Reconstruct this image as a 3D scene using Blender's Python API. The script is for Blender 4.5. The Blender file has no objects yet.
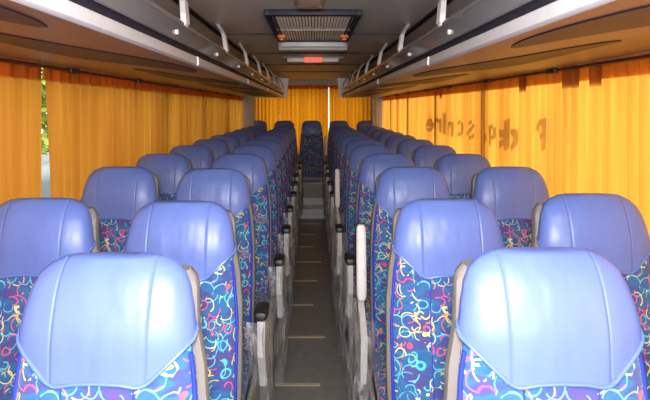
import bpy, bmesh, math, random
from math import sin, cos, pi, radians
from mathutils import Vector, Matrix, noise

random.seed(7)
C = bpy.context.scene.collection
S = bpy.context.scene

# ------------------------------------------------------------------ camera, world, lights, exposure
H = 1.72                                   # eye height above the aisle floor; the coach's length runs along +Y
cam_d = bpy.data.cameras.new('camera'); cam = bpy.data.objects.new('camera', cam_d); C.objects.link(cam)
cam.location = (0, 0, H); cam.rotation_euler = (radians(90), 0, 0)
cam_d.sensor_width = 36; cam_d.lens = 29.9; cam_d.shift_x = .01846; cam_d.shift_y = -.1415
cam_d.clip_start = .02; cam_d.clip_end = 200
S.camera = cam

w = bpy.data.worlds.new('sky'); S.world = w; w.use_nodes = True
wn = w.node_tree.nodes; wl = w.node_tree.links
bg = wn['Background']; bg.inputs['Color'].default_value = (.93, .97, 1.0, 1); bg.inputs['Strength'].default_value = 3.3

def lamp(name, kind, loc, energy, color=(1, 1, 1), rot=(0, 0, 0), **kw):
    d = bpy.data.lights.new(name, kind); d.energy = energy; d.color = color
    for k, v in kw.items(): setattr(d, k, v)
    o = bpy.data.objects.new(name, d); C.objects.link(o); o.location = loc; o.rotation_euler = rot
    return o
sun_dir = Vector((-1, .10, -.62)).normalized()          # sunshine from the right-hand side of the coach
lamp('sun', 'SUN', (8, 0, 8), 6.5, (1, .95, .86), sun_dir.to_track_quat('-Z', 'Y').to_euler(), angle=radians(3))
lamp('windscreen_daylight', 'AREA', (0, -1.55, 1.75), 40, (.93, .97, 1), (radians(90), 0, 0), shape='RECTANGLE', size=2.0, size_y=1.0)
lamp('camera_flash', 'POINT', (.0, -.06, 1.88), 205, (1, .95, .98), shadow_soft_size=.09)

S.view_settings.view_transform = 'Standard'; S.view_settings.look = 'None'
S.view_settings.exposure = 0.0; S.view_settings.gamma = 1; S.view_settings.use_curve_mapping = False
S.cycles.max_bounces = 8; S.cycles.diffuse_bounces = 4; S.cycles.transparent_max_bounces = 16
S.cycles.transmission_bounces = 6; S.cycles.sample_clamp_indirect = 4
S.cycles.caustics_reflective = False; S.cycles.caustics_refractive = False

# ------------------------------------------------------------------ materials
class NT:
    def __init__(s, name):
        s.m = bpy.data.materials.new(name); s.m.use_nodes = True
        s.n = s.m.node_tree.nodes; s.l = s.m.node_tree.links
        s.n.clear(); s.out = s.n.new('ShaderNodeOutputMaterial')
    def node(s, t, **kw):
        n = s.n.new(t)
        for k, v in kw.items(): setattr(n, k, v)
        return n
    def link(s, a, b): s.l.new(a, b)
    def put(s, sock, v):
        if hasattr(v, 'is_output'): s.l.new(v, sock)
        else: sock.default_value = v
    def math(s, op, a, b=None, c=None):
        n = s.node('ShaderNodeMath', operation=op)
        for i, v in enumerate((a, b, c)):
            if v is not None: s.put(n.inputs[i], v)
        return n.outputs[0]
    def vmath(s, op, a, b=None, out=0):
        n = s.node('ShaderNodeVectorMath', operation=op)
        for i, v in enumerate((a, b)):
            if v is not None: s.put(n.inputs[i], v)
        return n.outputs['Value' if out == 'v' else 0]
    def mix(s, f, a, b):
        n = s.node('ShaderNodeMix', data_type='RGBA')
        s.put(n.inputs[0], f); s.put(n.inputs[6], a); s.put(n.inputs[7], b)
        return n.outputs[2]
    def ramp(s, f, stops, interp='LINEAR'):
        n = s.node('ShaderNodeValToRGB'); n.color_ramp.interpolation = interp
        e = n.color_ramp.elements
        while len(e) < len(stops): e.new(.5)
        for i, (p, c) in enumerate(stops): e[i].position = p; e[i].color = (*c, 1)
        s.put(n.inputs[0], f); return n.outputs[0]
    def noise(s, vec, scale, detail=3, rough=.5, out=0):
        n = s.node('ShaderNodeTexNoise'); n.inputs['Scale'].default_value = scale
        n.inputs['Detail'].default_value = detail; n.inputs['Roughness'].default_value = rough
        s.put(n.inputs['Vector'], vec); return n.outputs[out]
    def obj(s): return s.node('ShaderNodeTexCoord').outputs['Object']
    def mapping(s, vec, scale=(1, 1, 1), loc=(0, 0, 0)):
        n = s.node('ShaderNodeMapping'); s.put(n.inputs['Vector'], vec)
        n.inputs['Scale'].default_value = scale; n.inputs['Location'].default_value = loc
        return n.outputs[0]
    def bump(s, h, strength=.3, dist=.01):
        n = s.node('ShaderNodeBump'); n.inputs['Strength'].default_value = strength
        n.inputs['Distance'].default_value = dist; s.put(n.inputs['Height'], h); return n.outputs[0]
    def principled(s, color, rough=.5, metal=0, spec=.5, normal=None, coat=0, sheen=0):
        b = s.node('ShaderNodeBsdfPrincipled')
        s.put(b.inputs['Base Color'], color if hasattr(color, 'is_output') else (*color, 1))
        s.put(b.inputs['Roughness'], rough); b.inputs['Metallic'].default_value = metal
        b.inputs['Specular IOR Level'].default_value = spec; b.inputs['Coat Weight'].default_value = coat
        b.inputs['Sheen Weight'].default_value = sheen
        if normal is not None: s.link(normal, b.inputs['Normal'])
        s.link(b.outputs[0], s.out.inputs[0]); return b

def simple(name, col, rough=.5, metal=0, spec=.5, nscale=30, var=.12, bump=0, coat=0):
    t = NT(name); o = t.obj(); f = t.noise(o, nscale)
    a = tuple(min(1, c * (1 - var)) for c in col); b = tuple(min(1, c * (1 + var)) for c in col)
    c = t.mix(f, (*a, 1), (*b, 1))
    nb = t.bump(t.noise(o, nscale * 4), bump, .004) if bump else None
    t.principled(c, rough, metal, spec, nb, coat)
    return t.m

def make_leather():
    t = NT('blue_leather'); o = t.obj()
    sx = t.node('ShaderNodeSeparateXYZ'); t.link(o, sx.inputs[0])
    ax = t.math('ABSOLUTE', sx.outputs[0])
    d = t.math('ABSOLUTE', t.math('SUBTRACT', ax, .094))
    groove = t.math('SMOOTH_MIN', d, .0045, .003)
    gh = t.math('MULTIPLY', groove, 75)
    info = t.node('ShaderNodeObjectInfo')
    off = t.vmath('ADD', o, t.vmath('MULTIPLY', info.outputs['Location'], (3, 3, 3)))
    wr = t.noise(t.mapping(off, (1.3, 1, .55)), 9, 2)
    gr = t.noise(o, 260, 2)
    h = t.math('ADD', t.math('ADD', gh, t.math('MULTIPLY', wr, 1.3)), t.math('MULTIPLY', gr, .035))
    nb = t.bump(h, .55, .012)
    v = t.noise(off, 6, 3)
    col = t.mix(v, (.098, .160, .450, 1), (.126, .200, .530, 1))
    t.principled(col, .42, 0, .62, nb)
    return t.m

def make_fabric():
    t = NT('patterned_fabric'); o = t.obj()
    base = t.ramp(t.noise(t.mapping(o, (1, 1, 2.2)), 11, 3, .6),
                  [(.30, (.030, .115, .350)), (.46, (.042, .170, .370)), (.56, (.060, .095, .320)), (.70, (.130, .070, .250))])
    weave = t.noise(o, 700, 1)
    col = t.mix(t.math('MULTIPLY', weave, .25), base, (.02, .03, .12, 1))
    pal = [[(0, (.85, .70, .12)), (.3, (.75, .10, .16)), (.5, (.12, .62, .70)), (.72, (.80, .78, .45)), (.88, (.80, .25, .08))],
           [(0, (.10, .60, .62)), (.3, (.85, .75, .20)), (.55, (.70, .10, .30)), (.8, (.25, .65, .30))],
           [(0, (.75, .75, .30)), (.4, (.15, .60, .62)), (.7, (.80, .12, .22))],
           [(0, (.80, .14, .16)), (.35, (.20, .70, .75)), (.65, (.90, .80, .25))]]
    for k, (sc, r, wd) in enumerate([(20, .46, .031), (18, .50, .027), (23, .42, .034), (21, .48, .029)]):
        vec = t.mapping(o, (sc, sc, sc), (3.7 * k + .3, 1.9 * k, 5.1 * k))
        wob = t.noise(vec, .9, 1, .5, 1)
        vec = t.vmath('ADD', vec, t.vmath('MULTIPLY', t.vmath('SUBTRACT', wob, (.5, .5, .5)), (.4, .4, .4)))
        vn = t.node('ShaderNodeTexVoronoi', voronoi_dimensions='3D', feature='F1'); vn.inputs['Scale'].default_value = 1
        vn.inputs['Randomness'].default_value = .75
        t.link(vec, vn.inputs['Vector'])
        rel = t.vmath('SUBTRACT', vec, vn.outputs['Position'])
        rnd = t.vmath('SUBTRACT', vn.outputs['Color'], (.5, .5, .5))
        side = t.math('GREATER_THAN', t.vmath('DOT_PRODUCT', rel, rnd, 'v'), .02)
        ring = t.math('LESS_THAN', t.math('ABSOLUTE', t.math('SUBTRACT', vn.outputs['Distance'], r)), wd)
        sp = t.node('ShaderNodeSeparateColor'); t.link(vn.outputs['Color'], sp.inputs[0])
        arc = t.ramp(sp.outputs[0], pal[k], 'CONSTANT')
        col = t.mix(t.math('MULTIPLY', t.math('MULTIPLY', side, ring), .88), col, arc)
    t.principled(col, .85, 0, .2, t.bump(weave, .25, .002), sheen=.15)
    return t.m

def make_curtain(name, dif, tra):
    t = NT(name); o = t.obj()
    fib = t.noise(t.mapping(o, (60, 60, 1.2)), 4, 3)
    stripe = t.noise(t.mapping(o, (9, 9, .25)), 2.2, 2)
    k = t.math('ADD', t.math('MULTIPLY', fib, .35), t.math('MULTIPLY', t.math('SUBTRACT', stripe, .22), 1.5))
    kk = t.math('ADD', .42, k)
    d = t.node('ShaderNodeBsdfDiffuse'); tr = t.node('ShaderNodeBsdfTranslucent')
    t.link(t.vmath('MULTIPLY', (*dif,), None) if False else t.mix(k, (*[c * .75 for c in dif], 1), (*dif, 1)), d.inputs[0])
    t.link(t.mix(k, (tra[0] * .62, tra[1] * .45, tra[2] * .3, 1), (*tra, 1)), tr.inputs[0])
    mx = t.node('ShaderNodeMixShader'); mx.inputs[0].default_value = .70
    t.link(d.outputs[0], mx.inputs[1]); t.link(tr.outputs[0], mx.inputs[2]); t.link(mx.outputs[0], t.out.inputs[0])
    return t.m

def make_glass():
    t = NT('window_glass')
    tr = t.node('ShaderNodeBsdfTransparent'); tr.inputs[0].default_value = (.92, .96, .94, 1)
    gl = t.node('ShaderNodeBsdfGlossy'); gl.inputs['Roughness'].default_value = .03
    mx = t.node('ShaderNodeMixShader'); mx.inputs[0].default_value = .06
    t.link(tr.outputs[0], mx.inputs[1]); t.link(gl.outputs[0], mx.inputs[2]); t.link(mx.outputs[0], t.out.inputs[0])
    return t.m

def make_film():
    t = NT('clear_plastic_film'); o = t.obj()
    tr = t.node('ShaderNodeBsdfTransparent'); tr.inputs[0].default_value = (.93, .93, .93, 1)
    pb = t.node('ShaderNodeBsdfPrincipled'); pb.inputs['Base Color'].default_value = (.90, .89, .87, 1)
    pb.inputs['Roughness'].default_value = .16; pb.inputs['Specular IOR Level'].default_value = .9
    nb = t.bump(t.noise(t.mapping(o, (1, 1, .45)), 26, 3, .5), .8, .02); t.link(nb, pb.inputs['Normal'])
    mx = t.node('ShaderNodeMixShader')
    f = t.ramp(t.noise(t.mapping(o, (1, 1, .4)), 20, 3, .55), [(.36, (.05, .05, .05)), (.60, (.22, .22, .22)), (.72, (.62, .62, .62))])
    t.link(f, mx.inputs[0]); t.link(tr.outputs[0], mx.inputs[1]); t.link(pb.outputs[0], mx.inputs[2])
    t.link(mx.outputs[0], t.out.inputs[0])
    return t.m

LEATHER = make_leather(); FABRIC = make_fabric(); GLASS = make_glass(); FILM = make_film()
CURTAIN = make_curtain('orange_curtain_cloth', (.60, .23, .035), (.99, .43, .060))
REAR_CURTAIN = make_curtain('rear_orange_curtain_cloth', (.55, .20, .03), (.92, .32, .012))
PIPING = simple('royal_blue_piping', (.020, .045, .42), .4, 0, .5)
COVER_PIPE = simple('headrest_piping', (.115, .190, .52), .35, 0, .6)
SHELL = simple('beige_grey_plastic', (.20, .19, .175), .45)
SHELL_BACK = simple('dark_seat_back', (.035, .035, .06), .5)
BLACK = simple('black_vinyl', (.018, .017, .018), .45)
LIGHT_GREY = simple('light_grey_plastic', (.74, .74, .72), .4)
MID_GREY = simple('mid_grey_plastic', (.36, .35, .33), .5)
STEEL = simple('grey_steel', (.40, .40, .40), .35, .8)
FLOOR = simple('grey_green_vinyl_floor', (.31, .305, .265), .48, 0, .4, 14, .25, .1)
STRIP = simple('cream_floor_strip', (.66, .58, .40), .4)
CEILING = simple('charcoal_ceiling_cloth', (.47, .465, .45), .42, 0, .45, 60, .22, .12)
WALL = simple('grey_wall_panel', (.26, .26, .24), .6)
PILLAR = simple('rear_pillar_grey', (.42, .43, .40), .55)
LIP = simple('pale_grey_trim', (.50, .51, .52), .38)
UNDER = simple('mauve_brown_laminate', (.185, .100, .095), .36, 0, .4, 5, .08)
DARK_REFLECTION = simple('dark_reflection_tone', (.030, .018, .032), .45, 0, .2)  # reflections on the rack underside, put in as a dark colour
FASCIA = simple('smoked_grey_gloss', (.16, .165, .175), .14, 0, .7, 8, .12)
GROOVE = simple('black_channel', (.016, .015, .026), .55, 0, .3)
RAIL = simple('dark_red_brown_rail', (.070, .018, .012), .4)
ROOF = simple('white_outer_panel', (.6, .6, .6), .5)
WHITE = simple('white_strut_paint', (.86, .86, .84), .35)
LOUVRE = simple('pale_metal_louvre', (.85, .83, .79), .4, 0)
LATCH = simple('orange_latch_plastic', (.62, .17, .035), .45)
ASPHALT = simple('asphalt', (.16, .165, .17), .9)
CONCRETE = simple('blue_grey_concrete', (.30, .33, .36), .8)
LEAF = simple('hedge_leaf', (.30, .36, .07), .7, 0, .3, 8, .5)
LETTER = simple('window_lettering_vinyl', (.03, .03, .03), .6)
t = NT('red_display'); e = t.node('ShaderNodeEmission'); f = t.noise(t.obj(), 40)
t.link(t.mix(f, (1, .12, .07, 1), (1, .30, .22, 1)), e.inputs[0]); e.inputs[1].default_value = .9; t.link(e.outputs[0], t.out.inputs[0]); REDLIT = t.m

# ------------------------------------------------------------------ mesh helpers
def finish(name, bm, m, parent=None, smooth=True, loc=None):
    bmesh.ops.recalc_face_normals(bm, faces=bm.faces[:])
    me = bpy.data.meshes.new(name); bm.to_mesh(me); bm.free()
    me.materials.append(m)
    if smooth:
        me.polygons.foreach_set('use_smooth', [True] * len(me.polygons))
        try: me.set_sharp_from_angle(angle=radians(38))
        except Exception: pass
    o = bpy.data.objects.new(name, me); C.objects.link(o)
    if loc: o.location = loc
    if parent: o.parent = parent
    return o

def box(bm, x0, x1, y0, y1, z0, z1, bev=0, seg=2):
    r = bmesh.ops.create_cube(bm, size=1)
    vs = r['verts']
    for v in vs:
        v.co = Vector(((x0 + x1) / 2 + v.co.x * (x1 - x0), (y0 + y1) / 2 + v.co.y * (y1 - y0), (z0 + z1) / 2 + v.co.z * (z1 - z0)))
    if bev:
        es = list({e for v in vs for e in v.link_edges})
        bmesh.ops.bevel(bm, geom=es, offset=bev, segments=seg, profile=.5, affect='EDGES')

def prism(bm, pts, axis, a, b):
    """closed outline pts (2-D) pushed from a to b along an axis"""
    def P(p, q):
        return {'y': (p[0], q, p[1]), 'x': (q, p[0], p[1]), 'z': (p[0], p[1], q)}[axis]
    v0 = [bm.verts.new(P(p, a)) for p in pts]; v1 = [bm.verts.new(P(p, b)) for p in pts]
    n = len(pts)
    for i in range(n): bm.faces.new((v0[i], v0[(i + 1) % n], v1[(i + 1) % n], v1[i]))
    bm.faces.new(v0[::-1]); bm.faces.new(v1)

def tube(bm, path, r, seg=8, closed=False):
    rings = []; n = len(path); path = [Vector(p) for p in path]
    for i, p in enumerate(path):
        a = path[i - 1] if (i or closed) else p
        b = path[(i + 1) % n] if (i < n - 1 or closed) else p
        d = (b - a).normalized() if (b - a).length > 1e-9 else Vector((0, 0, 1))
        up = Vector((0, 0, 1)) if abs(d.z) < .9 else Vector((0, 1, 0))
        s = d.cross(up).normalized(); u = s.cross(d)
        rings.append([bm.verts.new(p + (s * cos(2 * pi * k / seg) + u * sin(2 * pi * k / seg)) * r) for k in range(seg)])
    for i in range(n if closed else n - 1):
        A, B = rings[i], rings[(i + 1) % n]
        for k in range(seg): bm.faces.new((A[k], A[(k + 1) % seg], B[(k + 1) % seg], B[k]))
    if not closed: bm.faces.new(rings[0][::-1]); bm.faces.new(rings[-1])

def loft(bm, loops, cap0=True, cap1=True):
    R = [[bm.verts.new(p) for p in L] for L in loops]; n = len(R[0])
    for A, B in zip(R, R[1:]):
        for k in range(n): bm.faces.new((A[k], A[(k + 1) % n], B[(k + 1) % n], B[k]))
    if cap0: bm.faces.new(R[0][::-1])
    if cap1: bm.faces.new(R[-1])

def lerp_tab(tab, z):
    if z <= tab[0][0]: return tab[0][1]
    for (a, u), (b, v) in zip(tab, tab[1:]):
        if z <= b:
            f = (z - a) / (b - a); f = f * f * (3 - 2 * f) * .5 + f * .5
            return u + (v - u) * f
    return tab[-1][1]

def thing(name, label, cat, loc=(0, 0, 0), rz=0, group=None):
    o = bpy.data.objects.new(name, None); C.objects.link(o); o.empty_display_size = .1
    o.location = loc; o.rotation_euler = (0, 0, rz); o['label'] = label; o['category'] = cat
    if group: o['group'] = group
    return o
def tag(o, label, cat, group=None, kind=None):
    o['label'] = label; o['category'] = cat
    if group: o['group'] = group
    if kind: o['kind'] = kind
    return o
def struct(name, bm, m, label=None, smooth=False, parent=None):
    o = finish(name, bm, m, parent, smooth)
    if not parent: o['kind'] = 'structure'
    if label: o['label'] = label; 
    return o
def copy_tree(o, parent=None):
    c = o.copy(); C.objects.link(c)
    if parent: c.parent = parent
    for ch in list(o.children): copy_tree(ch, c)
    return c

# ------------------------------------------------------------------ the setting
Y0, Y1 = -1.65, 9.80                       # front and rear of the cabin
WX = 1.27                                  # inner face of the side walls
WIN_Z0, WIN_Z1 = .98, 1.925
bm = bmesh.new(); box(bm, -.27, .27, Y0, 8.40, -.10, 0); struct('floor', bm, FLOOR, 'grey-green vinyl aisle floor between the seats')
for s, nm in ((-1, 'floor_left'), (1, 'floor_right')):
    bm = bmesh.new(); x0, x1 = sorted((s * .27, s * 1.30)); box(bm, x0, x1, Y0, 8.77, -.10, .195)
    struct(nm, bm, FLOOR, 'raised seat floor beside the aisle')
bm = bmesh.new(); box(bm, -.27, .27, 8.40, 8.77, -.10, .138); struct('step', bm, WHITE, 'pale grey step at the end of the aisle')
bm = bmesh.new(); box(bm, -1.30, 1.30, 8.77, Y1, -.10, .26); struct('floor_rear', bm, LIGHT_GREY, 'raised floor under the rear row of seats')
bm = bmesh.new(); box(bm, -.265, .265, 8.385, 8.768, .138, .149); struct('trim_1', bm, WHITE, 'bright edge of the aisle step')
bm = bmesh.new(); box(bm, -.22, .22, 8.775, 8.86, .26, .49, .006); struct('partition', bm, MID_GREY, 'grey box front below the middle rear seat')
bm = bmesh.new(); box(bm, -.215, .215, 8.765, 8.865, .490, .505, .004); struct('trim_2', bm, WHITE, 'bright top edge of the box below the middle rear seat')
k = 3
for i in range(9):
    y = 2.98 + .66 * i + (.36 if i == 0 else .4)
    if y > 8.2: break
    bm = bmesh.new(); box(bm, -.235, .045 + .05 * sin(i * 2.1), y, y + .030, 0, .004); struct('trim_%d' % k, bm, STRIP, 'cream strip across the aisle floor'); k += 1
bm = bmesh.new(); tube(bm, [(.255, 2.0, .02), (.255, 8.3, .02)], .012); struct('trim_%d' % k, bm, BLACK); k += 1

PILL = {-1: [-.8, .75, 4.4, 6.0, 7.55], 1: [-.8, .75, 3.78, 5.28, 6.8, 8.3]}
for s, side in ((-1, 'left'), (1, 'right')):
    bm = bmesh.new(); xa, xb = sorted((s * WX, s * (WX + .06)))
    box(bm, xa, xb, Y0, Y1, -.1, WIN_Z0); box(bm, xa, xb, Y0, Y1, WIN_Z1, 2.45)
    for y in PILL[s]: box(bm, xa, xb, y - .05, y + .05, WIN_Z0, WIN_Z1)
    box(bm, xa, xb, 9.25, Y1, WIN_Z0, WIN_Z1); box(bm, xa, xb, Y0, Y0 + .15, WIN_Z0, WIN_Z1)
    struct('wall_' + side, bm, WALL, 'grey %s side wall of the coach' % side)
bm = bmesh.new()
box(bm, -1.33, 1.33, Y1, Y1 + .06, -.1, 1.05); box(bm, -1.33, 1.33, Y1, Y1 + .06, 2.10, 2.45)
box(bm, -1.33, -1.0, Y1, Y1 + .06, 1.05, 2.10); box(bm, 1.0, 1.33, Y1, Y1 + .06, 1.05, 2.10)
struct('wall_rear', bm, WALL, 'rear wall behind the last row')
bm = bmesh.new(); box(bm, -1.33, 1.33, Y0 - .06, Y0, -.1, 1.0); box(bm, -1.33, 1.33, Y0 - .06, Y0, 2.15, 2.45)
struct('wall_front', bm, WALL, 'front bulkhead below and above the windscreen')
# windows: one pane each between the pillars
wn_i = 1
for s in (-1, 1):
    ys = [Y0 + .15] + PILL[s] + [9.25]
    for a, b in zip(ys, ys[1:]):
        bm = bmesh.new(); x = s * (WX + .04); box(bm, min(x, x + s * .006), max(x, x + s * .006), a + .05, b - .05, WIN_Z0, WIN_Z1)
        struct('window_%d' % wn_i, bm, GLASS, 'side window pane behind the curtain'); wn_i += 1
bm = bmesh.new(); box(bm, -1.0, 1.0, Y1 + .02, Y1 + .026, 1.05, 2.10); struct('window_%d' % wn_i, bm, GLASS, 'rear window behind the curtain'); wn_i += 1
bm = bmesh.new(); box(bm, -1.27, 1.27, Y0 - .03, Y0 - .024, 1.0, 2.15); struct('window_%d' % wn_i, bm, GLASS, 'windscreen')

# ceiling: flat centre that curves down behind the racks, and the outer roof
CZ = H + .50
prof = [(-1.27, H + .20), (-1.22, H + .30), (-1.05, H + .40), (-.82, H + .465), (-.62, H + .492), (-.2, CZ)]
prof = prof + [(-a, b) for a, b in prof[::-1]]
bm = bmesh.new(); prism(bm, prof + [(1.33, H + .72), (-1.33, H + .72)], 'y', Y0, Y1 + .06); struct('ceiling', bm, CEILING, 'charcoal cloth ceiling of the coach', True)
for i, y in enumerate((1.15, 2.35, 3.58, 4.85, 6.1, 7.35)):
    bm = bmesh.new(); box(bm, -.60, .60, y, y + .012, CZ - .012, CZ - .002); struct('trim_%d' % k, bm, GROOVE, 'dark seam across the ceiling'); k += 1
for s in (-1, 1):
    bm = bmesh.new(); prism(bm, [(s * .600, H + .484), (s * .628, H + .482), (s * .628, H + .495), (s * .600, H + .498)], 'y', Y0, 9.4); struct('trim_%d' % k, bm, GROOVE, 'dark seam along the ceiling'); k += 1
# rear corner pillars and the header over the rear curtain
for s, side in ((-1, 'left'), (1, 'right')):
    bm = bmesh.new(); xa, xb = sorted((s * 1.02, s * 1.20))
    box(bm, xa, xb, 9.28, 9.62, .26, H + .22, .015)
    xa, xb = sorted((s * 1.075, s * 1.105)); box(bm, xa, xb, 9.262, 9.285, .26, H + .21, .004)
    struct('trim_%d' % k, bm, PILLAR, 'grey rear corner pillar on the %s' % side, True); k += 1
bm = bmesh.new(); box(bm, -1.15, 1.15, 9.50, 9.66, H + .40, CZ + .02, .01); box(bm, -.30, .30, 9.485, 9.505, H + .455, H + .475, .003)
struct('trim_%d' % k, bm, MID_GREY, 'grey header over the rear curtain', True); k += 1

# outside
bm = bmesh.new(); box(bm, -60, 60, -60, 60, -1.2, -1.1); struct('ground', bm, ASPHALT, 'grey asphalt outside the coach')
bm = bmesh.new(); box(bm, -4.6, -4.3, -3, 16, -1.1, .80); struct('wall_outside', bm, CONCRETE, 'low blue-grey wall outside the left windows')
bm = bmesh.new(); rr = random.Random(3)
for i in range(7500):
    c = Vector((-4.5 + rr.uniform(-.28, .28), rr.uniform(4.0, 12.5), .92 + rr.random() ** .8 * 2.6)); s_ = rr.uniform(.07, .13)
    M_ = Matrix.Translation(c) @ Matrix.Rotation(rr.uniform(0, 6.3), 4, Vector((rr.uniform(-1, 1), rr.uniform(-1, 1), rr.uniform(-1, 1))).normalized())
    vs = [bm.verts.new(M_ @ Vector(p)) for p in ((-s_, 0, 0), (0, -s_ * .5, s_ * .15), (s_, 0, 0), (0, s_ * .5, s_ * .15))]
    bm.faces.new(vs)
o = finish('hedge', bm, LEAF); tag(o, 'green hedge outside, glimpsed through the gap in the left curtains', 'hedge', kind='stuff')

# ------------------------------------------------------------------ curtains
def curtain(name, label, axis, a, b, off, z0, z1, seed, fold=.085, amp=.017, group='orange window curtains', lean_a=0, tabs=()):
    """hanging cloth from a to b along an axis ('y' for side walls, 'x' for the rear) at distance off"""
    rr = random.Random(seed)
    t_ = thing(name, label, 'curtain', ((off, (a + b) / 2, z0) if axis == 'y' else ((a + b) / 2, off, z0)), 0, group)
    mid = (a + b) / 2; n = max(30, int((b - a) / .008)); rows = 14
    ph = [0]; 
    for i in range(n): ph.append(ph[-1] + 2 * pi * (b - a) / n / (fold * (1 + .75 * noise.noise(Vector((i * (b - a) / n * 3.1, seed, 0))))))
    def sheet(nm, za, zb, rows, dx, parent, mat=CURTAIN, i0=0, i1=n):
        bm = bmesh.new(); V = []
        for r in range(rows + 1):
            z = za + (zb - za) * r / rows; g = 1 - (z - z0) / (z1 - z0); L = []
            for i in range(i0, i1 + 1):
                u = a + (b - a) * i / n
                A = amp * (.75 + .35 * g) * (1 + .6 * noise.noise(Vector((u * 4, seed + 9, z * .6))))
                d = A * sin(ph[i] + .35 * noise.noise(Vector((u * 2, z * 1.5, seed)))) + .3 * A * sin(2 * ph[i] + 1)
                u2 = u - mid + .35 * amp * cos(ph[i]) * g
                u2 += lean_a * g * max(0, 1 - (u - a) / .35)
                d += dx
                L.append(bm.verts.new((d, u2, z - z0) if axis == 'y' else (u2, d, z - z0)))
            V.append(L)
        for r in range(rows):
            for i in range(i1 - i0): bm.faces.new((V[r][i], V[r][i + 1], V[r + 1][i + 1], V[r + 1][i]))
        return finish(nm, bm, REAR_CURTAIN if axis == 'x' else mat, parent)
    out = (.004 if off > 0 else -.004)
    sheet('cloth', z0, z1, rows, 0, t_)
    sheet('heading_band', z1 - .075, z1 - .001, 2, out, t_)
    if axis == 'y' and off < 0: sheet('heading_lining', z1 - .075, z1 - .001, 2, out * 2, t_)
    for (ya, yb) in tabs:
        i0 = int((ya - a) / (b - a) * n); i1 = int((yb - a) / (b - a) * n)
        tb = sheet('heading_tab', z1 - .092, z1 - .002, 2, out * 2, t_, i0=i0, i1=i1)
        for q in (3, 4, 5): sheet('tab_lining', z1 - .092, z1 - .002, 2, out * q, tb, i0=i0, i1=i1)
    return t_
CT = H + .198; CB = .93
XL = 1.205
curtain('window_curtain', 'orange pleated left window curtain, nearest one, in front of the narrow daylight gap', 'y', -1.45, 2.425, -XL, CB, CT, 1, .11, .024)
curtain('window_curtain', 'orange pleated left window curtain reaching from the narrow daylight gap to the middle rows', 'y', 2.418, 5.90, -XL, CB, CT, 2, .11, .024, lean_a=.075)
curtain('window_curtain', 'orange left window curtain over the rear rows, ending at the grey pillar', 'y', 5.90, 9.26, -XL, CB, CT, 3, .11, .024)
curtain('window_curtain', 'bright yellow-orange right window curtain beside the nearest rows, with two red heading patches', 'y', -1.45, 3.05, XL, CB, CT, 4, tabs=((2.27, 2.34), (2.43, 2.58)))
curtain('window_curtain', 'bright orange right window curtain crossed by the shadow of mirrored lettering', 'y', 3.05, 6.10, XL, CB, CT, 5, tabs=((3.07, 3.15), (5.0, 5.12)))
curtain('window_curtain', 'orange right window curtain over the rear rows, ending at the grey pillar', 'y', 6.10, 9.26, XL, CB, CT, 6)
RC = H + .415
for s, lab in ((-1, 'orange rear window curtain at the left end of the rear window'), (1, 'orange rear window curtain at the right end of the rear window')):
    a, b = sorted((s * 1.04, -.585 if s < 0 else .285))
    curtain('rear_curtain', lab, 'x', a, b, 9.60, .9, RC, 7 + s, .075, .014, 'orange rear curtains')
curtain('rear_curtain', 'wide orange rear window curtain behind the middle rear seat', 'x', -.59, .2795, 9.625, .9, RC, 11, .075, .014, 'orange rear curtains')
# rails with their brackets
for s, side in ((-1, 'left'), (1, 'right')):
    r = thing('curtain_rail', 'dark red-brown curtain rail along the top of the %s windows' % side, 'curtain rail', (s * 1.235, 4, H + .20), 0, 'curtain rails')
    bm = bmesh.new(); tube(bm, [(-s * .072, -5.5, -.020), (-s * .072, 5.25, -.020)], .007); finish('rod', bm, RAIL, r)
    for j in range(11):
        y = -5.3 + (2.62 + 5.3 - 4) % .98 + j * .98
        if y > 5.2: break
        bm = bmesh.new(); xa, xb = sorted((-s * .062, -s * .086)); box(bm, xa, xb, y - .05, y + .05, -.032, -.008, .005); finish('bracket', bm, BLACK, r)

# lettering on the outside of the right-hand windows, read from the street
tl = thing('window_lettering', 'dark lettering on the right-hand windows, its shadow mirrored through the orange curtain', 'lettering', (WX + .055, 4.4, 1.6))
def glyph(ch, pxl, pxr, ptop, pbot):
    cu = bpy.data.curves.new('glyph', 'FONT'); cu.body = ch; cu.extrude = .001; cu.offset = .022
    tmp = bpy.data.objects.new('glyph', cu); C.objects.link(tmp)
    dg = bpy.context.evaluated_depsgraph_get(); me = bpy.data.meshes.new_from_object(tmp.evaluated_get(dg))
    C.objects.unlink(tmp); bpy.data.objects.remove(tmp)
    XC = XL; X = WX + .055
    ya, yb = XC * 540 / (pxr - 313), XC * 540 / (pxl - 313)           # near edge, far edge
    ym = (ya + yb) / 2
    za, zb = H - (pbot - 108) * ym / 540, H - (ptop - 108) * ym / 540
    up = .075                                                       # the sun comes from above: the shadow falls lower
    xs = [v.co.x for v in me.vertices]; ys = [v.co.y for v in me.vertices]
    x0, x1, y0, y1 = min(xs), max(xs), min(ys), max(ys)
    for v in me.vertices:
        y = ya + (v.co.x - x0) / (x1 - x0) * (yb - ya); z = za + (v.co.y - y0) / (y1 - y0) * (zb - za) + up
        v.co = Vector((X + v.co.z - X, y - 4.4, z - 1.6))
    me.name = 'letter'; me.materials.append(LETTER)
    o = bpy.data.objects.new('letter', me); C.objects.link(o); o.parent = tl
for g in (('e', 428, 435, 118, 131), ('n', 436, 442.5, 117.5, 131.5), ('l', 444.5, 447.5, 112, 133.5), ('n', 449, 455, 121, 136), ('c', 458.5, 465, 120, 136),
          ('S', 469, 476, 120, 138.5), ('e', 482, 488, 127, 146), ('q', 490, 497.5, 125, 146), ('k', 500, 510, 118.5, 148), ('c', 512, 518, 127, 149), ('P', 538, 548, 118, 150)):
    glyph(*g)

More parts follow.
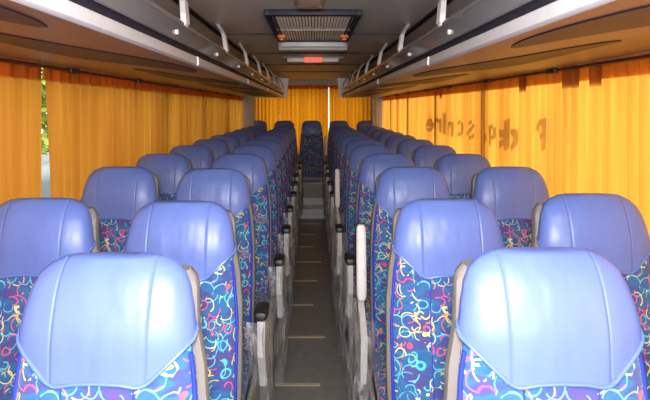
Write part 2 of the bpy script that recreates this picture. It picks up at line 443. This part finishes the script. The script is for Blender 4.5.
# ------------------------------------------------------------------ luggage racks
def rack(s, side):
    r = thing('luggage_rack', 'long overhead luggage rack along the %s side with a pale grey lip' % side, 'luggage rack', (s * .8, 4, H + .18), 0, 'overhead luggage racks')
    ox, oy, oz = s * .8, 4, H + .18
    ya, yb = Y0 + .1 - oy, 8.92 - oy
    P = lambda pts: [(s * a - ox, H + b - oz) for a, b in pts]
    bm = bmesh.new()
    # underside moulded in a shallow wave along the coach
    ny = 230; xs = [.482] + [.50 + .02 * q for q in range(32)] + [1.145]
    zt = lambda x, y: .176 + .018 * (x - .48) / .7 + .010 * sin(2 * pi * y / 1.5 + (.6 if s > 0 else 2.2)) * math.exp(-((x - .92) / .16) ** 2)
    lo = [[bm.verts.new((s * x - ox, ya + (yb - ya) * i / ny, H + zt(x, ya + oy + (yb - ya) * i / ny) - oz)) for x in xs] for i in range(ny + 1)]
    up = [[bm.verts.new((s * x - ox, ya + (yb - ya) * i / ny, H + .205 - oz)) for x in (xs[0], xs[-1])] for i in range(ny + 1)]
    for i in range(ny):
        for j in range(len(xs) - 1): bm.faces.new((lo[i][j], lo[i][j + 1], lo[i + 1][j + 1], lo[i + 1][j]))
        bm.faces.new((up[i][0], up[i][1], up[i + 1][1], up[i + 1][0]))
        bm.faces.new((lo[i][0], lo[i + 1][0], up[i + 1][0], up[i][0])); bm.faces.new((lo[i][-1], lo[i + 1][-1], up[i + 1][1], up[i][1]))
    for i in (0, ny): bm.faces.new(lo[i] + [up[i][1], up[i][0]])
    finish('shelf', bm, UNDER, r)
    bm = bmesh.new(); prism(bm, P([(.484, .172), (.476, .173), (.470, .178), (.472, .207), (.476, .210), (.490, .210)]), 'y', ya, yb); lp = finish('lip', bm, LIP, r)
    for yj in (2.2, 3.9, 5.6, 7.3):
        bm = bmesh.new(); prism(bm, P([(.472, .172), (.466, .178), (.468, .208), (.474, .211)]), 'y', yj - oy, yj + .012 - oy); finish('joint', bm, WHITE, lp)
    bm = bmesh.new(); prism(bm, P([(.492, .210), (.482, .211), (.484, .228), (.478, .232), (.495, .234)]), 'y', ya, yb); finish('channel', bm, GROOVE, r)
    bm = bmesh.new(); prism(bm, P([(.474, .2325), (.470, .236), (.473, .268), (.474, .296), (.486, .298), (.488, .234)]), 'y', ya, yb); fa = finish('fascia', bm, FASCIA, r)
    for i in range(11):
        y = .30 + .78 * i
        bm = bmesh.new(); tube(bm, [(s * .474 - ox, y - oy, H + .262 - oz), (s * .464 - ox, y - oy, H + .262 - oz)], .009, 12); finish('knob', bm, LIGHT_GREY, fa)
    bm = bmesh.new(); tube(bm, [(s * .478 - ox, ya, H + .306 - oz), (s * .478 - ox, yb, H + .306 - oz)], .011, 12); finish('top_rail', bm, FASCIA, r)
    for i in range(10):                                    # struts up to the ceiling
        y = .10 + .945 * i
        if y > 8.8: break
        bm = bmesh.new()
        path = [(.470, y, .312), (.480, y + .03, .35), (.500, y + .10, .41), (.535, y + .19, .46), (.56, y + .24, .492)]
        for (x1, y1, z1), (x2, y2, z2) in zip(path, path[1:]):
            vs = []
            for (x, yy, z) in ((x1, y1, z1), (x2, y2, z2)):
                for dx, dy in ((-.010, -.028), (.010, -.028), (.010, .028), (-.010, .028)):
                    vs.append(bm.verts.new((s * (x + dx) - ox, yy + dy - oy, H + z - oz)))
            for a in range(4): bm.faces.new((vs[a], vs[(a + 1) % 4], vs[4 + (a + 1) % 4], vs[4 + a]))
            bm.faces.new(vs[:4]); bm.faces.new(vs[4:])
        xa, xb = sorted((s * .465 - ox, s * .56 - ox)); box(bm, xa, xb, y - .03 - oy, y + .03 - oy, H + .300 - oz, H + .318 - oz, .004)
        finish('strut', bm, WHITE, r)
    # curved dark panels added to imitate dark reflections in the glossy underside
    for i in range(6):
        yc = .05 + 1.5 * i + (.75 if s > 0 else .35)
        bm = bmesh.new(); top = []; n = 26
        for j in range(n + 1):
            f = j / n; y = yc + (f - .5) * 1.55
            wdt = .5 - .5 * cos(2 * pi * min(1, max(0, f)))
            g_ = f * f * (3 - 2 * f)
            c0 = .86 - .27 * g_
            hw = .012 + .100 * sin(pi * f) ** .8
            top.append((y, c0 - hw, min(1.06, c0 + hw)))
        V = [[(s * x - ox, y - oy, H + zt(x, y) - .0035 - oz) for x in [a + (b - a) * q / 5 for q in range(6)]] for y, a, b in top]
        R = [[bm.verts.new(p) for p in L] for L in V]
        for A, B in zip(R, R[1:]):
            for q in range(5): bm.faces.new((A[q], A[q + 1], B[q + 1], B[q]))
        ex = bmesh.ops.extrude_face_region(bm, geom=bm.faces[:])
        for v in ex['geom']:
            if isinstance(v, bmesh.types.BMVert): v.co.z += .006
        finish('reflection_panel', bm, DARK_REFLECTION, r)
    # rear end plate
    bm = bmesh.new(); prism(bm, P([(.40, .49), (.60, .49), (.56, .30), (.455, .165), (.435, .165)]), 'y', 8.86 - oy, 8.90 - oy); finish('end_plate', bm, WHITE, r)
    bm = bmesh.new(); prism(bm, P([(.44, .165), (1.14, .185), (1.14, .20), (.44, .18)]), 'y', 8.90 - oy, 8.93 - oy); finish('end_trim', bm, LIP, r)
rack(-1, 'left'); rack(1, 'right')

# ------------------------------------------------------------------ ceiling fittings
hx, ya, yb = .0, 2.73, 3.86
hp = thing('roof_hatch', 'ribbed pale ventilation hatch in a black frame in the ceiling', 'roof hatch', (hx, (ya + yb) / 2, CZ)); yc = (ya + yb) / 2
bm = bmesh.new()
for (x0, x1, y0, y1) in ((-.250, -.222, ya, yb), (.222, .250, ya, yb), (-.225, .225, ya, ya + .05), (-.225, .225, yb - .05, yb)):
    box(bm, x0, x1, y0 - yc, y1 - yc, -.030, .0, .005)
finish('frame', bm, GROOVE, hp)
bm = bmesh.new(); box(bm, -.226, .226, ya + .05 - yc, yb - .05 - yc, -.006, -.002); gp = finish('backing', bm, BLACK, hp)
bm = bmesh.new()
for i in range(25):
    x = -.210 + .420 * i / 24; box(bm, x - .0055, x + .0055, ya + .055 - yc, yb - .055 - yc, -.020, -.006, .001, 1)
finish('louvre', bm, LOUVRE, hp)
bm = bmesh.new(); box(bm, -.222, .222, 3.32 - yc, 3.335 - yc, -.023, -.006); finish('crossbar', bm, MID_GREY, hp)
for s in (-1, 1):
    bm = bmesh.new(); tube(bm, [(s * .205, ya + .06 - yc, -.024), (s * .205, yb - .06 - yc, -.024)], .006); finish('side_rod', bm, GROOVE, hp)
    bm = bmesh.new(); box(bm, s * .205 - .028, s * .205 + .028, 3.50 - yc, 3.66 - yc, -.045, -.018, .01); box(bm, s * .205 - .014, s * .205 + .014, 3.52 - yc, 3.57 - yc, -.058, -.04, .005); finish('latch', bm, LATCH, hp)
bm = bmesh.new(); box(bm, -.235, .235, yb - .01 - yc, yb + .03 - yc, -.065, -.012, .012, 3); finish('handle_bar', bm, LIP, hp)
bm = bmesh.new(); box(bm, -.25, .25, yb + .03 - yc, yb + .10 - yc, -.085, -.0, .012, 3); finish('rear_housing', bm, MID_GREY, hp)
cl = thing('ceiling_light', 'rounded grey ceiling fitting at the top centre, in front of the hatch', 'ceiling light', (-.015, 2.30, CZ))
bm = bmesh.new(); box(bm, -.068, .068, -.36, .22, -.040, .0, .026, 4); finish('housing', bm, MID_GREY, cl)
bm = bmesh.new(); box(bm, -.050, .050, -.30, .12, -.050, -.036, .012, 3); finish('diffuser', bm, simple('frosted_lens', (.45, .45, .44), .3), cl)
dp = thing('ceiling_display', 'white ceiling bar with a glowing red middle behind the hatch', 'display', (0, 5.2, CZ))
bm = bmesh.new(); box(bm, -.29, .29, -.05, .16, -.028, 0, .008); finish('mount', bm, MID_GREY, dp)
for s in (-1, 1):
    bm = bmesh.new(); xa, xb = sorted((s * .09, s * .245)); box(bm, xa, xb, -.07, -.02, -.062, -.020, .008); finish('side_lens', bm, LIGHT_GREY, dp)
bm = bmesh.new(); box(bm, -.089, .089, -.075, -.02, -.064, -.018, .008); finish('red_lens', bm, REDLIT, dp)

# ------------------------------------------------------------------ seats
NSEC = 72
def section(n=3.2):
    fine = [2 * pi * i / 2880 for i in range(2881)]
    def pt(a): return (math.copysign(abs(sin(a)) ** (2 / n), sin(a)) * .18, -math.copysign(abs(cos(a)) ** (2 / n), cos(a)) * .06)
    L = [0]; p0 = pt(0)
    for a in fine[1:]:
        p = pt(a); L.append(L[-1] + math.hypot(p[0] - p0[0], p[1] - p0[1])); p0 = p
    res = []; j = 0
    for i in range(NSEC):
        tg = L[-1] * i / NSEC
        while L[j + 1] < tg: j += 1
        res.append(fine[j])
    return [(math.copysign(abs(sin(a)) ** (2 / n), sin(a)), -math.copysign(abs(cos(a)) ** (2 / n), cos(a))) for a in res]
SEC = section()
WT = [(.34, .186), (.60, .196), (.85, .194), (1.00, .181), (1.06, .172), (1.10, .168), (1.15, .160), (1.19, .149), (1.212, .136), (1.228, .115), (1.235, .098)]
CWT = [(.985, .170), (1.02, .172), (1.06, .1745), (1.09, .174), (1.13, .168), (1.17, .159), (1.20, .147), (1.22, .128), (1.235, .098)]
def HW(z): return lerp_tab(WT, z)
def YF(z):                                # front surface: reclined, with a forward swell at head height
    return -.135 + .135 * (z - .42) / .70 - .016 * math.exp(-((z - 1.11) / .09) ** 2) - .014 * math.exp(-((z - .62) / .13) ** 2) + (.022 * ((z - 1.17) / .065) ** 2 if z > 1.17 else 0)
def TH(z): return .135 - .05 * (z - .4) / .8 - (.045 * ((z - 1.17) / .065) ** 2 if z > 1.17 else 0)
def loop(z, off=0.0, zz=None, front=1.0):
    wv, tv = HW(z) + off, TH(z) / 2 + off; yc_ = YF(z) + TH(z) / 2
    out = []
    for sx, sy in SEC:
        y = yc_ + sy * tv
        if sy < 0: y += .014 * abs(sx) ** 2.2            # wings sweep back from the centre panel
        out.append((sx * wv, y, (z if zz is None else zz)))
    return out
ZB = [(0, 1.010), (.25, 1.008), (.44, 1.001), (.50, 1.002), (.58, 1.011), (.90, 1.066), (1.0, 1.080)]
def zbot(i):
    sx, sy = SEC[i]; a = abs(sx)
    if sy <= 0 and a < .985: return lerp_lin(ZB, a)
    f = min(1, max(0, (sy + .75) / 1.5)); return 1.078 + .025 * f
def lerp_lin(tab, z):
    for (a, u), (b, v) in zip(tab, tab[1:]):
        if z <= b: return u + (v - u) * (z - a) / (b - a)
    return tab[-1][1]
ZT = 1.235
def cover_bm():
    bm = bmesh.new(); rows = 22; L = []
    for r in range(rows + 1):
        v = (r / rows) ** 1.35; ring = []
        for i in range(NSEC):
            z = ZT + (zbot(i) - ZT) * v
            ring.append(loop_pt(z, .007, i))
        L.append(ring)
    top = loop(ZT, .007, ZT + .004)
    cen = Vector((0, sum(p[1] for p in top) / NSEC, 0))
    for sc, dz in ((.80, .0035), (.45, .005)):
        L.insert(0, [(p[0] * sc, cen.y + (p[1] - cen.y) * sc, ZT + dz) for p in loop(ZT, .007)])
    loft(bm, L[::-1], False, True)
    return bm
def loop_pt(z, off, i):
    sx, sy = SEC[i]; wv, tv = (lerp_tab(CWT, z) if off > .005 else HW(z)) + off, TH(z) / 2 + off
    y = YF(z) + TH(z) / 2 + sy * tv
    if sy < 0: y += .014 * abs(sx) ** 2.2
    return (sx * wv, y, z)

def make_seat(side, variant='aisle'):
    """side = +1: the arm sits at local +x; variant aisle / window / raised / plain"""
    r = thing('bus_seat', 'seat', 'bus seat', (0, 0, 0), 0, 'blue bus seats in rows along the aisle')
    # backrest
    bm = bmesh.new(); zs = [.34, .36, .42, .5, .58, .66, .74, .82, .9, .97, 1.02, 1.07, 1.12, 1.16, 1.19, 1.21, 1.225]
    L = [loop(z, 0) for z in zs]; loft(bm, L)
    bk = finish('backrest', bm, FABRIC, r)
    bm = bmesh.new()
    for s in (-1, 1):
        best = [i for i in range(NSEC) if SEC[i][1] < 0 and SEC[i][0] * s > 0]
        ii = min(best, key=lambda i: abs(abs(SEC[i][0]) - .975))
        tube(bm, [loop_pt(z, .001, ii) for z in [.36 + .03 * q for q in range(24)]], .0055, 8)
    finish('piping', bm, PIPING, bk)
    bm = bmesh.new()
    for s in (-1, 1):
        ii = min([i for i in range(NSEC) if SEC[i][1] < 0 and SEC[i][0] * s > 0], key=lambda i: abs(abs(SEC[i][0]) - .42))
        tube(bm, [loop_pt(z, -.001, ii) for z in [.38 + .03 * q for q in range(22)]], .0025, 6)
    finish('seam', bm, PIPING, bk)
    # headrest cover
    hc = finish('headrest_cover', cover_bm(), LEATHER, r)
    bm = bmesh.new(); tube(bm, [loop_pt(zbot(i), .0075, i) for i in range(NSEC)], .0040, 8, True); finish('piping', bm, COVER_PIPE, hc)
    # back shell with a pale rim
    bm = bmesh.new(); LL = []
    for z, k_ in [(.28, .9), (.30, .98), (.36, 1), (.5, 1), (.7, 1), (.9, 1), (1.0, 1), (1.08, 1), (1.13, 1), (1.165, .985), (1.185, .95), (1.20, .88)]:
        wv = (HW(min(z, 1.10)) + .007 + (.004 if z < 1.0 else .004 * max(0, (1.12 - z) / .12))) * k_; y0 = YF(min(z, 1.16)) + TH(min(z, 1.16)) * .72; y1 = y0 + .075
        LL.append([(wv * sx, (y0 + y1) / 2 + sy * (y1 - y0) / 2, z) for sx, sy in SEC[::2]])
    loft(bm, LL); sh = finish('back_shell', bm, SHELL, r)
    bm = bmesh.new(); LL = []
    for z in (.34, .5, .7, .9, 1.0, 1.08, 1.14):
        wv = HW(min(z, 1.10)) - .004; y0 = YF(z) + TH(z) * .62 + .060; y1 = y0 + .03
        LL.append([(wv * sx, (y0 + y1) / 2 + sy * (y1 - y0) / 2, z) for sx, sy in SEC[::2]])
    loft(bm, LL); finish('rear_panel', bm, SHELL_BACK, sh)
    # cushion
    bm = bmesh.new(); LL = []
    for y, z1, z0, kx in [(-.535, .40, .345, .90), (-.53, .425, .33, .96), (-.50, .452, .32, .99), (-.44, .462, .32, 1), (-.30, .458, .32, 1), (-.18, .452, .32, 1), (-.10, .448, .32, .98)]:
        zc, hh = (z0 + z1) / 2, (z1 - z0) / 2
        LL.append([(sx * .214 * kx, y, zc - sy * hh) for sx, sy in SEC[::2]])
    loft(bm, LL); cu = finish('seat_cushion', bm, FABRIC, r)
    # frame and pedestal
    bm = bmesh.new(); box(bm, -.20, .20, -.49, -.02, .275, .325, .01); finish('seat_frame', bm, MID_GREY, r)
    for sx in (-.15, .15):
        bm = bmesh.new()
        prism(bm, [(-.42, 0), (-.14, 0), (-.14, .02), (-.22, .04), (-.20, .28), (-.38, .28), (-.34, .04), (-.42, .02)], 'x', sx - .018, sx + .018)
        finish('leg', bm, MID_GREY, r)
    # armrest
    if variant in ('aisle', 'window'):
        xc = side * .268
        bm = bmesh.new()
        pts = [(-.335, .665), (-.20, .665), (-.10, .60), (-.06, .56), (-.03, .40), (-.10, .34), (-.26, .34), (-.30, .46), (-.335, .50)]
        prism(bm, pts, 'x', xc - .016, xc + .016); bmesh.ops.bevel(bm, geom=bm.edges[:], offset=.005, segments=2, affect='EDGES')
        ar = finish('armrest', bm, LIGHT_GREY, r)
        bm = bmesh.new(); LL = []
        for y, z, hh, k_ in [(-.375, .675, .008, .6), (-.370, .68, .016, .85), (-.35, .684, .021, 1), (-.30, .686, .020, 1), (-.26, .686, .019, 1), (-.245, .684, .012, .85)]:
            LL.append([(xc + sx * .029 * k_, y, z - sy * hh) for sx, sy in SEC[::4]])
        loft(bm, LL); finish('arm_pad', bm, BLACK, ar)
    elif variant in ('raised', 'rear_raised'):
        xc = side * (.254 if variant == 'raised' else .237)
        bm = bmesh.new(); LL = []
        for z, y, k_ in [(.655, -.10, .7), (.67, -.10, .95), (.70, -.098, 1), (.80, -.082, 1), (.90, -.066, 1), (.97, -.054, .95), (.985, -.052, .6)]:
            LL.append([(xc + sx * .023 * k_, y - .012 + sy * .014, z) for sx, sy in SEC[::4]])
        loft(bm, LL); ar = finish('armrest', bm, LIGHT_GREY, r)
        bm = bmesh.new(); LL = []
        for z, y, k_ in [(.68, -.075, .8), (.71, -.073, 1), (.80, -.058, 1), (.90, -.042, 1), (.98, -.03, .8)]:
            LL.append([(xc + sx * .027 * k_, y + .012 + sy * .016, z) for sx, sy in SEC[::4]])
        loft(bm, LL); finish('arm_pad', bm, BLACK, ar)
        if variant == 'rear_raised': return r
        bm = bmesh.new(); prism(bm, [(-.30, .56), (-.05, .64), (-.03, .40), (-.10, .34), (-.26, .34)], 'x', xc - .014, xc + .014); bmesh.ops.bevel(bm, geom=bm.edges[:], offset=.006, segments=2, affect='EDGES')
        finish('arm_bracket', bm, LIGHT_GREY, r)
    if variant in ('aisle', 'raised'):
        xo = side * .285
        bm = bmesh.new(); xa, xb = sorted((side * .222, side * .243)); box(bm, xa, xb, -.48, -.06, .04, .40, .012, 3); finish('side_panel', bm, SHELL, r)
        bm = bmesh.new(); path = []
        for q in range(40):
            f = q / 39
            if f < .25: path.append((.225 + .072 * f / .25, -.36 - .05 * f / .25))
            else: path.append((.297, -.41 + .36 * (f - .25) / .75))
        R = []; nz = 34
        for j in range(nz + 1):
            f = j / nz; z = .03 + .635 * f; row = []
            for q, (px, py) in enumerate(path):
                d = .030 * noise.noise(Vector((py * 12, z * 4, 3.1 * side))) + .012 * noise.noise(Vector((py * 30, z * 9, 7))) - .012 * f
                d2 = .02 * noise.noise(Vector((px * 20, z * 8, 11)))
                e = .04 * sin(q * .8) * max(0, .12 - f) 
                row.append(bm.verts.new((side * (px + d + .006), py + d2 + (.10 * f * (1 if py > -.3 else 0) * 0), z + e)))
            R.append(row)
        for A, B in zip(R, R[1:]):
            for q in range(39): bm.faces.new((A[q], A[q + 1], B[q + 1], B[q]))
        finish('plastic_film', bm, FILM, r)
    return r

protos = {}
used = {}
def place(key, x, y, z, label, group='blue bus seats in rows along the aisle', rz=0, sz=1):
    if key not in protos:
        protos[key] = make_seat(*key); o = protos[key]
    else: o = copy_tree(protos[key])
    o.location = (x, y, z); o.rotation_euler = (0, 0, rz); o.scale = (1, 1, sz)
    o['label'] = label; o['category'] = 'bus seat'; o['group'] = group
    return o

ORD = ['nearest', 'second', 'third', 'fourth', 'fifth', 'sixth', 'seventh', 'eighth', 'ninth', 'tenth', 'eleventh']
DY = {('L', 'a', 0): .03}
rows_y = [1.046, 1.735] + [2.56 + .758 * i for i in range(9)]
BASE = .195
special = {
 ('L', 'a', 0): 'large pale blue headrest seat at the lower left, nearest on the aisle',
 ('R', 'a', 0): 'large pale blue headrest seat at the lower right, nearest on the aisle',
 ('L', 'w', 0): 'blue seat by the left curtain, first from the camera',
 ('R', 'w', 0): 'blue seat by the right curtain, first from the camera',
}
xm = {('L', 'a'): [-.420, -.435, -.482], ('R', 'a'): [.470, .443, .478], ('L', 'w'): [-.93, -.900, -.930], ('R', 'w'): [.945, .918, .952]}
rr = random.Random(21)
for i, y in enumerate(rows_y):
    for S_, col in (('L', 'a'), ('L', 'w'), ('R', 'a'), ('R', 'w')):
        sg = -1 if S_ == 'L' else 1
        xs = xm[(S_, col)]; x = xs[i] if i < 3 else sg * (.460 if col == 'a' else .932)
        side = -sg                                   # the arm is on the aisle side
        if col == 'a': key = (side, 'raised') if (S_ == 'R' and i in (2, 5)) else (side, 'aisle')
        else: key = (side, 'plain')
        sd = 'left' if S_ == 'L' else 'right'
        where = 'aisle' if col == 'a' else 'curtain'
        lab = special.get((S_, col, i))
        if not lab:
            extra = ' with pale armrest raised' if key[1] == 'raised' else ''
            if col == 'a': lab = 'blue seat%s along the %s aisle edge, %s from the camera' % (extra, sd, ORD[i])
            else: lab = 'blue seat beside the %s window curtains, %s from the camera' % (sd, ORD[i])
        dz = -.016 if i == 1 else 0
        place(key, x + (rr.uniform(-.008, .008) if i > 2 else 0), y + DY.get((S_, col, i), 0) + (rr.uniform(-.02, .02) if i > 2 else 0), BASE + (dz if dz > 0 else 0), lab, rz=radians(rr.uniform(-1.5, 1.5)),
              sz={('L', 'a', 0): .982, ('L', 'a', 1): .980, ('R', 'a', 1): .986, ('L', 'w', 1): .988, ('L', 'a', 2): .993, ('R', 'a', 0): .997}.get((S_, col, i), 1))
rear_labels = ['leftmost dark blue seat of the rear row, against the left pillar', 'dark blue rear-row seat left of the middle one', 'dark blue middle rear seat facing straight down the aisle',
               'dark blue rear-row seat right of the middle one, pale armrest raised', 'rightmost dark blue seat of the rear row, against the right pillar']
for j, x in enumerate((-.975, -.50, -.022, .455, .935)):
    key = (-1, 'raised') if j == 3 else ((1, 'plain') if j != 1 else (1, 'plain'))
    place((key[0], 'rear_raised' if j == 3 else 'plain'), x, 9.33, .262, rear_labels[j], 'five seats of the rear row')
